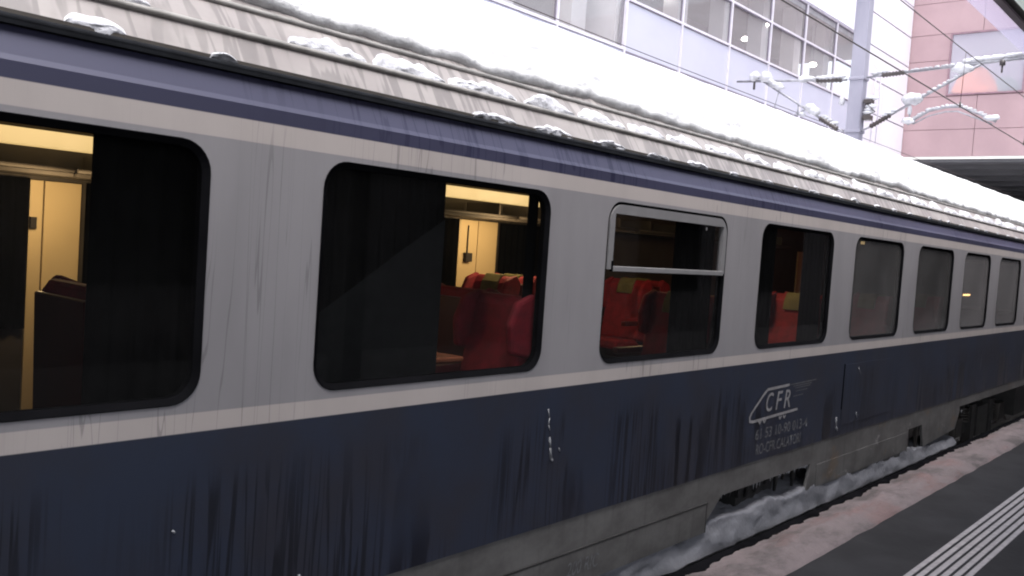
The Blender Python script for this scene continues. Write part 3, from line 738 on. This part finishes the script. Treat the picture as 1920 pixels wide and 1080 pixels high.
t = NT('perforated_screen'); v = t.n('ShaderNodeTexVoronoi'); mpn = t.n('ShaderNodeMapping'); mpn.inputs['Scale'].default_value = (9, 9, 9); t.t.links.new(t.co, mpn.inputs[0]); t.t.links.new(mpn.outputs[0], v.inputs[0]); v.inputs['Randomness'].default_value = 0
t.col(t.mix(t.ramp(v.outputs['Distance'], .22, .34), (.36, .35, .42), (.72, .70, .80))); t.set(.5, .1, .4); M['screen'] = t.m
FY = 12.0
office = empty('office_building', (20, FY, -2.72), 'pale glass and panel office building with mullioned windows beyond the tracks', 'building')
def op(mb, name, mat, bevel=0, root=None):
    root = root or office
    o = mb.build(name, mat, None, bevel); o.parent = root; o.matrix_parent_inverse = Matrix.Translation(-root.location); return o
XM = [-12.75, -9.6, -6.5, -3.35, -.25, 2.9, 6.05, 9.15, 12.3, 15.40, 18.60, 21.76, 24.88, 28.05, 31.12, 34.15, 37.25, 40.4]
ZL = (5.80, 7.30, 8.77, 10.20)
ZTOP = 15.0
# panels
for xa, xb in zip(XM, XM[1:]):
    if xa < 21.7:
        op(MB().box(xa+.03, xb-.03, FY+.02, FY+.06, -2.72, 5.60), 'facade_panel', M['lowpanel'])
    else:
        op(MB().box(xa+.02, xb-.02, FY+.0, FY+.06, 5.82, 7.26), 'facade_panel', M['fpanel'])
        op(MB().box(xa+.02, xb-.02, FY+.0, FY+.06, -2.72, 5.79), 'facade_panel', M['fpanel'])
op(MB().box(XM[0], 40.4, FY+.07, FY+.2, -2.72, 5.86), 'wall_core', M['joint']); op(MB().box(21.76, 40.4, FY+.07, FY+.2, 5.86, 7.26), 'wall_core', M['joint'])
# left part ledge below glass
op(MB().box(XM[0], 21.70, FY-.02, FY+.03, 5.62, 5.80), 'sill_panel', M['fpanel'])
# panes
for xa, xb in zip(XM, XM[1:]):
    if xa < 21.7:
        rows = [(5.92, 8.74), (8.80, 11.6), (11.66, ZTOP)]
    else: rows = [(7.34, 8.74), (8.81, 10.18)]
    for z0, z1 in rows:
        o = MB().add([(xa+.03, FY+.05, z0), (xb-.03, FY+.05, z0), (xb-.03, FY+.05, z1), (xa+.03, FY+.05, z1)], [(0, 1, 2, 3)])
        op(o, 'window_pane', M['fglass'])
# mullions and rails: white cap with a dark joint strip beside it
for xm in XM:
    z0 = -2.72
    op(MB().box(xm-.035, xm+.035, FY-.06, FY+.04, z0, ZTOP if xm < 21.8 else 10.22), 'mullion', M['mull'])
    op(MB().box(xm-.075, xm-.036, FY-.012, FY+.03, z0 if xm < 21 else 7.3, ZTOP if xm < 21.8 else 10.2), 'mullion_gap', M['joint'])
for z in (7.30, 8.77, 10.20):
    op(MB().box(21.795, 40.4, FY-.05, FY+.035, z-.030, z+.035), 'transom', M['mull']); op(MB().box(21.795, 40.4, FY-.010, FY+.03, z-.075, z-.031), 'transom_gap', M['joint'])
for z in (5.86, 8.77, 11.63): op(MB().box(XM[0], 21.72, FY-.05, FY+.035, z-.035, z+.045), 'transom', M['mull']); op(MB().box(XM[0], 21.72, FY-.010, FY+.04, z-.09, z-.036), 'transom_gap', M['joint'])
op(MB().box(21.795, 40.4, FY-.004, FY+.03, 5.775, 5.835), 'transom_gap', M['joint'])
op(MB().box(21.76, 41.0, FY-.10, FY+.3, 10.235, ZTOP), 'perforated_screen', M['screen'])
op(MB().box(21.795, 40.4, FY+.03, FY+.06, 9.93, 10.17), 'blind_box', plain('grey_blind', (.30, .29, .31), .6))
# rooms behind the glass
rm = MB(); rm.box(XM[0], 46, FY+6, FY+6.2, -2.7, ZTOP); op(rm, 'back_wall', M['room'])
op(MB().box(21.9, 46, FY+.25, FY+6, 7.0, 7.2), 'office_floor', M['room']); op(MB().box(21.9, 46, FY+.25, FY+6, 10.6, 10.8), 'office_ceiling', M['roomc'])
op(MB().box(XM[0], 21.6, FY+.25, FY+6, 5.4, 5.58), 'office_floor', M['room']); op(MB().box(XM[0], 21.6, FY+.25, FY+6, 8.70, 8.85), 'office_ceiling', M['roomc'])
op(MB().box(21.62, 21.88, FY+.25, FY+6, -2.7, ZTOP), 'partition', M['column'])
for xm in XM[-8:-1]:
    op(MB().box(xm+1.55, xm+2.15, FY+1.1, FY+1.7, 7.2, 10.6), 'column', M['column'])
for xm in XM[7:11]: op(MB().box(xm+1.9, xm+2.6, FY+1.0, FY+1.7, 5.58, 8.7), 'column', M['column'])
for xm in (23.4, 26.2, 29.6, 33.2, 36.5):
    o = MB().box(xm, xm+.9, FY+4.5, FY+5.2, 7.2, 8.9); op(o, 'cabinet', plain('cabinet_grey', (.25, .23, .25), .7))
for p in ((26.1, FY+1.6, 9.05), (33.1, FY+1.2, 9.25), (33.9, FY+2.4, 9.0), (37.0, FY+.8, 8.45), (39.4, FY+1.6, 8.6), (19.3, FY+1.2, 7.1)):
    m_ = MB(); blob(m_, p, (.15, .15, .09), 8)
    op(MB().tube([(p[0], p[1], p[2]+.09), (p[0], p[1], 10.6 if p[0] > 21 else 8.7)], .006, 5), 'lamp_cable', M['joint'])
    op(m_, 'pendant_lamp', M['spot'])
# white panelled end wall up to the pink building
wz = [-2.72, 1.3, 2.78, 4.25, 5.72, 7.19, 8.70, 10.15, 11.60, 13.1, ZTOP]
for z0, z1 in zip(wz, wz[1:]):
    for xa, xb in ((41.02, 43.38), (43.41, 46.74)):
        op(MB().box(xa, xb, FY+.0, FY+.06, z0+.03, z1-.03), 'wall_panel', M['wpanel'])
op(MB().box(40.45, 46.78, FY+.07, FY+.2, -2.7, ZTOP), 'wall_core', M['joint'])
op(MB().box(40.45, 41.0, FY-.0, FY+.06, -2.7, 10.2), 'corner_panel', M['fpanel'])
ld = MB()
for x in (41.3, 41.95): ld.tube([(x, FY-.35, 5.75), (x, FY-.35, 9.1), (x, FY-.1, 9.4)], .03, 6)
for i in range(10): ld.tube([(41.3, FY-.35, 5.9+i*.32), (41.95, FY-.35, 5.9+i*.32)], .012, 5)
op(ld, 'ladder', M['mull'])
op(MB().box(XM[0]+.02, 46.7, FY+.21, FY+7, ZTOP, ZTOP+.3), 'roof_slab', M['wpanel'])

# ------------------------------------------------------------------ pink building bridging the tracks
PX = 46.8
t = NT('pink_panel'); b_ = t.noise((.2, .5, .5), 1, 5, .6); t.col(t.mix(t.ramp(b_, .3, .7), (.40, .28, .295), (.345, .24, .255))); t.set(.6, 0, .3); M['pink'] = t.m
M['pjoint'] = plain('pink_joint', (.33, .19, .20), .7)
M['edge'] = plain('white_edge_trim', (.75, .74, .70), .5, 0, .05)
M['soffit'] = plain('dark_soffit', (.075, .075, .08), .8, 0, .15, .3)
M['pglass'] = glass('pink_building_glass', (.90, .90, .92), .02, 1.5, .30, (.86, .84, .95))  # haze colour paints in the pale reflection of the sky
pink = empty('bridge_building', (PX, 5, -2.72), 'pink panelled building with a big window, bridging the tracks over a dark underpass', 'building')
YL, YR = 12.1, -14
def pp(mb, n, mat, bevel=0): return op(mb, n, mat, bevel, pink)
Wy0, Wy1, Wz0, Wz1 = 6.86, 10.12, 8.72, 11.63
rows = [5.72, 7.03, 8.63, 10.38, 11.66, 13.2, 14.8]
for z0, z1 in zip(rows, rows[1:]):
    ys = [YL, 8.75, 5.4, 2.05, -1.3, -4.6, -8, -11, YR]
    if z1 <= 11.7 and z0 >= 8.6: ys = [YL, 10.16] + [6.82, 3.5, .2, -3.1, -6.4, -9.7, YR]
    for ya, yb in zip(ys, ys[1:]):
        if (z0 >= 8.6 and z1 <= 11.7) and ya == 10.16: continue
        pp(MB().box(PX, PX+.08, yb+.012, ya-.012, z0+.012, z1-.012), 'facade_panel', M['pink'])
for y_, z0, z1 in ((10.14, 8.63, 11.66),): pass
pp(MB().box(PX+.085, PX+.2, YR, Wy0-.05, 5.7, 14.8).box(PX+.085, PX+.2, Wy1+.05, YL, 5.7, 14.8).box(PX+.085, PX+.2, Wy0-.05, Wy1+.05, 5.7, Wz0-.05).box(PX+.085, PX+.2, Wy0-.05, Wy1+.05, Wz1+.05, 14.8), 'wall_core', M['pjoint'])
wn = bpy.data.objects.new('window', None); COL.objects.link(wn); wn.parent = pink; wn.location = (0, Wy0-5, Wz0+2.72)
ww, wh = Wy1-Wy0, Wz1-Wz0
f_ = MB(); f_.box(-.03, .10, -.05, .03, -.05, wh+.05); f_.box(-.03, .10, ww-.03, ww+.05, -.05, wh+.05); f_.box(-.03, .10, .03, ww-.03, -.06, .03); f_.box(-.03, .10, .03, ww-.03, wh-.03, wh+.05)
f_.build('window_frame', plain('window_frame_mauve', (.24, .15, .18), .5), wn)
MB().add([(.06, 0, 0), (.06, ww, 0), (.06, ww, wh), (.06, 0, wh)], [(0, 1, 2, 3)]).build('pane', M['pglass'], wn)
pp(MB().box(PX-.02, PX+.1, YR, YL, 5.60, 5.715), 'edge_trim', M['edge'])
pp(MB().box(PX+.02, PX+38, YR, YL+4, 5.45, 5.597), 'soffit', M['soffit'])
pp(MB().box(PX+.3, PX+6, YR, YL+2, 14.8, 15.0).box(PX+5.5, PX+5.7, 4, 12, 5.6, 14.8), 'inner_shell', M['wpanel'])
pp(MB().box(PX+37.6, PX+38, YR, YL+4, -2.72, 5.44), 'underpass_end_wall', M['soffit'])
pp(MB().box(PX+.05, PX+37.5, YL, YL+.3, -2.72, 5.44), 'underpass_side_wall', plain('underpass_wall', (.14, .13, .22), .7))  # facade wall carried on, its dark blue shade put into the colour
for i in range(8): pp(MB().box(PX+1+i*3, PX+1.3+i*3, YR, YL-.02, 5.25, 5.448), 'soffit_beam', M['soffit'])
# lounge chairs seen through the window
org = plain('orange_shell', (.80, .22, .07), .5, 0, .1, 1); grn = plain('dull_green_shell', (.22, .30, .25), .6, 0, .1, 1)
def lounge(y, x, mat, s, lab):
    t = empty('lounge_chair', (x, y, 8.72), lab, 'chair')
    m = MB(); vs = []; n = 16
    for i in range(9):
        a = i/8
        for j in range(n+1):
            ph = math.pi*(.0+j/n); r = (.9-.35*a**2)*s
            vs.append((math.cos(ph)*r*.6+.2*a, math.cos(ph*1.0)*0+math.sin(ph-math.pi/2)*r, a*1.35*s*(1-.35*abs(math.sin(ph-math.pi/2))**3)+.1))
    m.add(vs, [(i*(n+1)+j, i*(n+1)+j+1, (i+1)*(n+1)+j+1, (i+1)*(n+1)+j) for i in range(8) for j in range(n)], True)
    o = m.build('shell', mat, t); so_ = o.modifiers.new('th', 'SOLIDIFY'); so_.thickness = .08
    MB().box(-.3*s, .5*s, -.7*s, .7*s, .1, .45*s).build('seat', mat, t, .08)
lounge(9.15, PX+.9, org, 1.0, 'tall orange shell chair behind the window of the pink building')
lounge(8.0, PX+1.6, grn, .7, 'small dull green shell chair right of the orange one behind the window')
pp(MB().box(PX+.3, PX+5.4, Wy0-2, YL-.1, 8.4, 8.70), 'window_room_floor', M['wpanel'])

# ------------------------------------------------------------------ platform canopy over the camera
cn = empty('platform_canopy', (20, -4.5, -2.0), 'dark platform canopy with a translucent edge, only its corner showing top right', 'canopy')
def cnp(mb, n, mat, bevel=0): return op(mb, n, mat, bevel, cn)
M['cdark'] = plain('canopy_underside', (.05, .045, .045), .7, 0, .2)
M['cedge'] = plain('canopy_edge_beam', (.11, .075, .10), .5, 0, .1)
M['cglass'] = glass('canopy_edge_glass', (.92, .90, .96), .25, 1.08, .50, (.30, .285, .40), milk=True)
ZC, YC = 1.90, -1.315                                  # underside height and outer edge
cnp(MB().box(-14, 60, -5.0, YC-.05, ZC+.02, ZC+.18), 'canopy_roof', M['cdark'])
cnp(MB().box(-14, 60, YC-.05, YC, ZC, ZC+.20), 'edge_beam', M['cedge'])
cnp(MB().add([(-14, YC, ZC+.07), (60, YC, ZC+.07), (60, YC+.215, ZC+.07), (-14, YC+.215, ZC+.07)], [(0, 1, 2, 3)]), 'edge_glass', M['cglass'])
for i in range(8): cnp(MB().box(-12+i*9, -11.75+i*9, -4.6, -4.35, -2.0, ZC+.02), 'canopy_post', M['cdark'])
for i in range(9): cnp(MB().box(-14.4+i*7, -12.4+i*7, YC-.32, YC-.145, ZC-.03, ZC+.019), 'lamp_cover', emit('canopy_lamp', (.85, 1, .93), .10))

# added walls out of view: keep low light off the coach side and windows
sb = empty('unseen_blocker', (20, -13, -2.72), 'added dark wall out of view behind the camera, shading the coach side', 'building')
op(MB().box(-40, 80, -13.6, -13, -2.72, 1.9), 'wall', plain('blocker_wall', (.06, .055, .055), .8, 0, .2, .5), 0, sb)
op(MB().box(9, 80, -13.6, -13.02, 1.9, 8.5), 'tall_blocker', M['cdark'], 0, sb)  # added height darkens the far end of the coach side
for i in range(12): op(MB().box(-38+i*9, -34+i*9, -12.99, -12.95, -1.2, 1.6), 'window', M['rubber'], 0, sb)  # dark panels on the added blocker
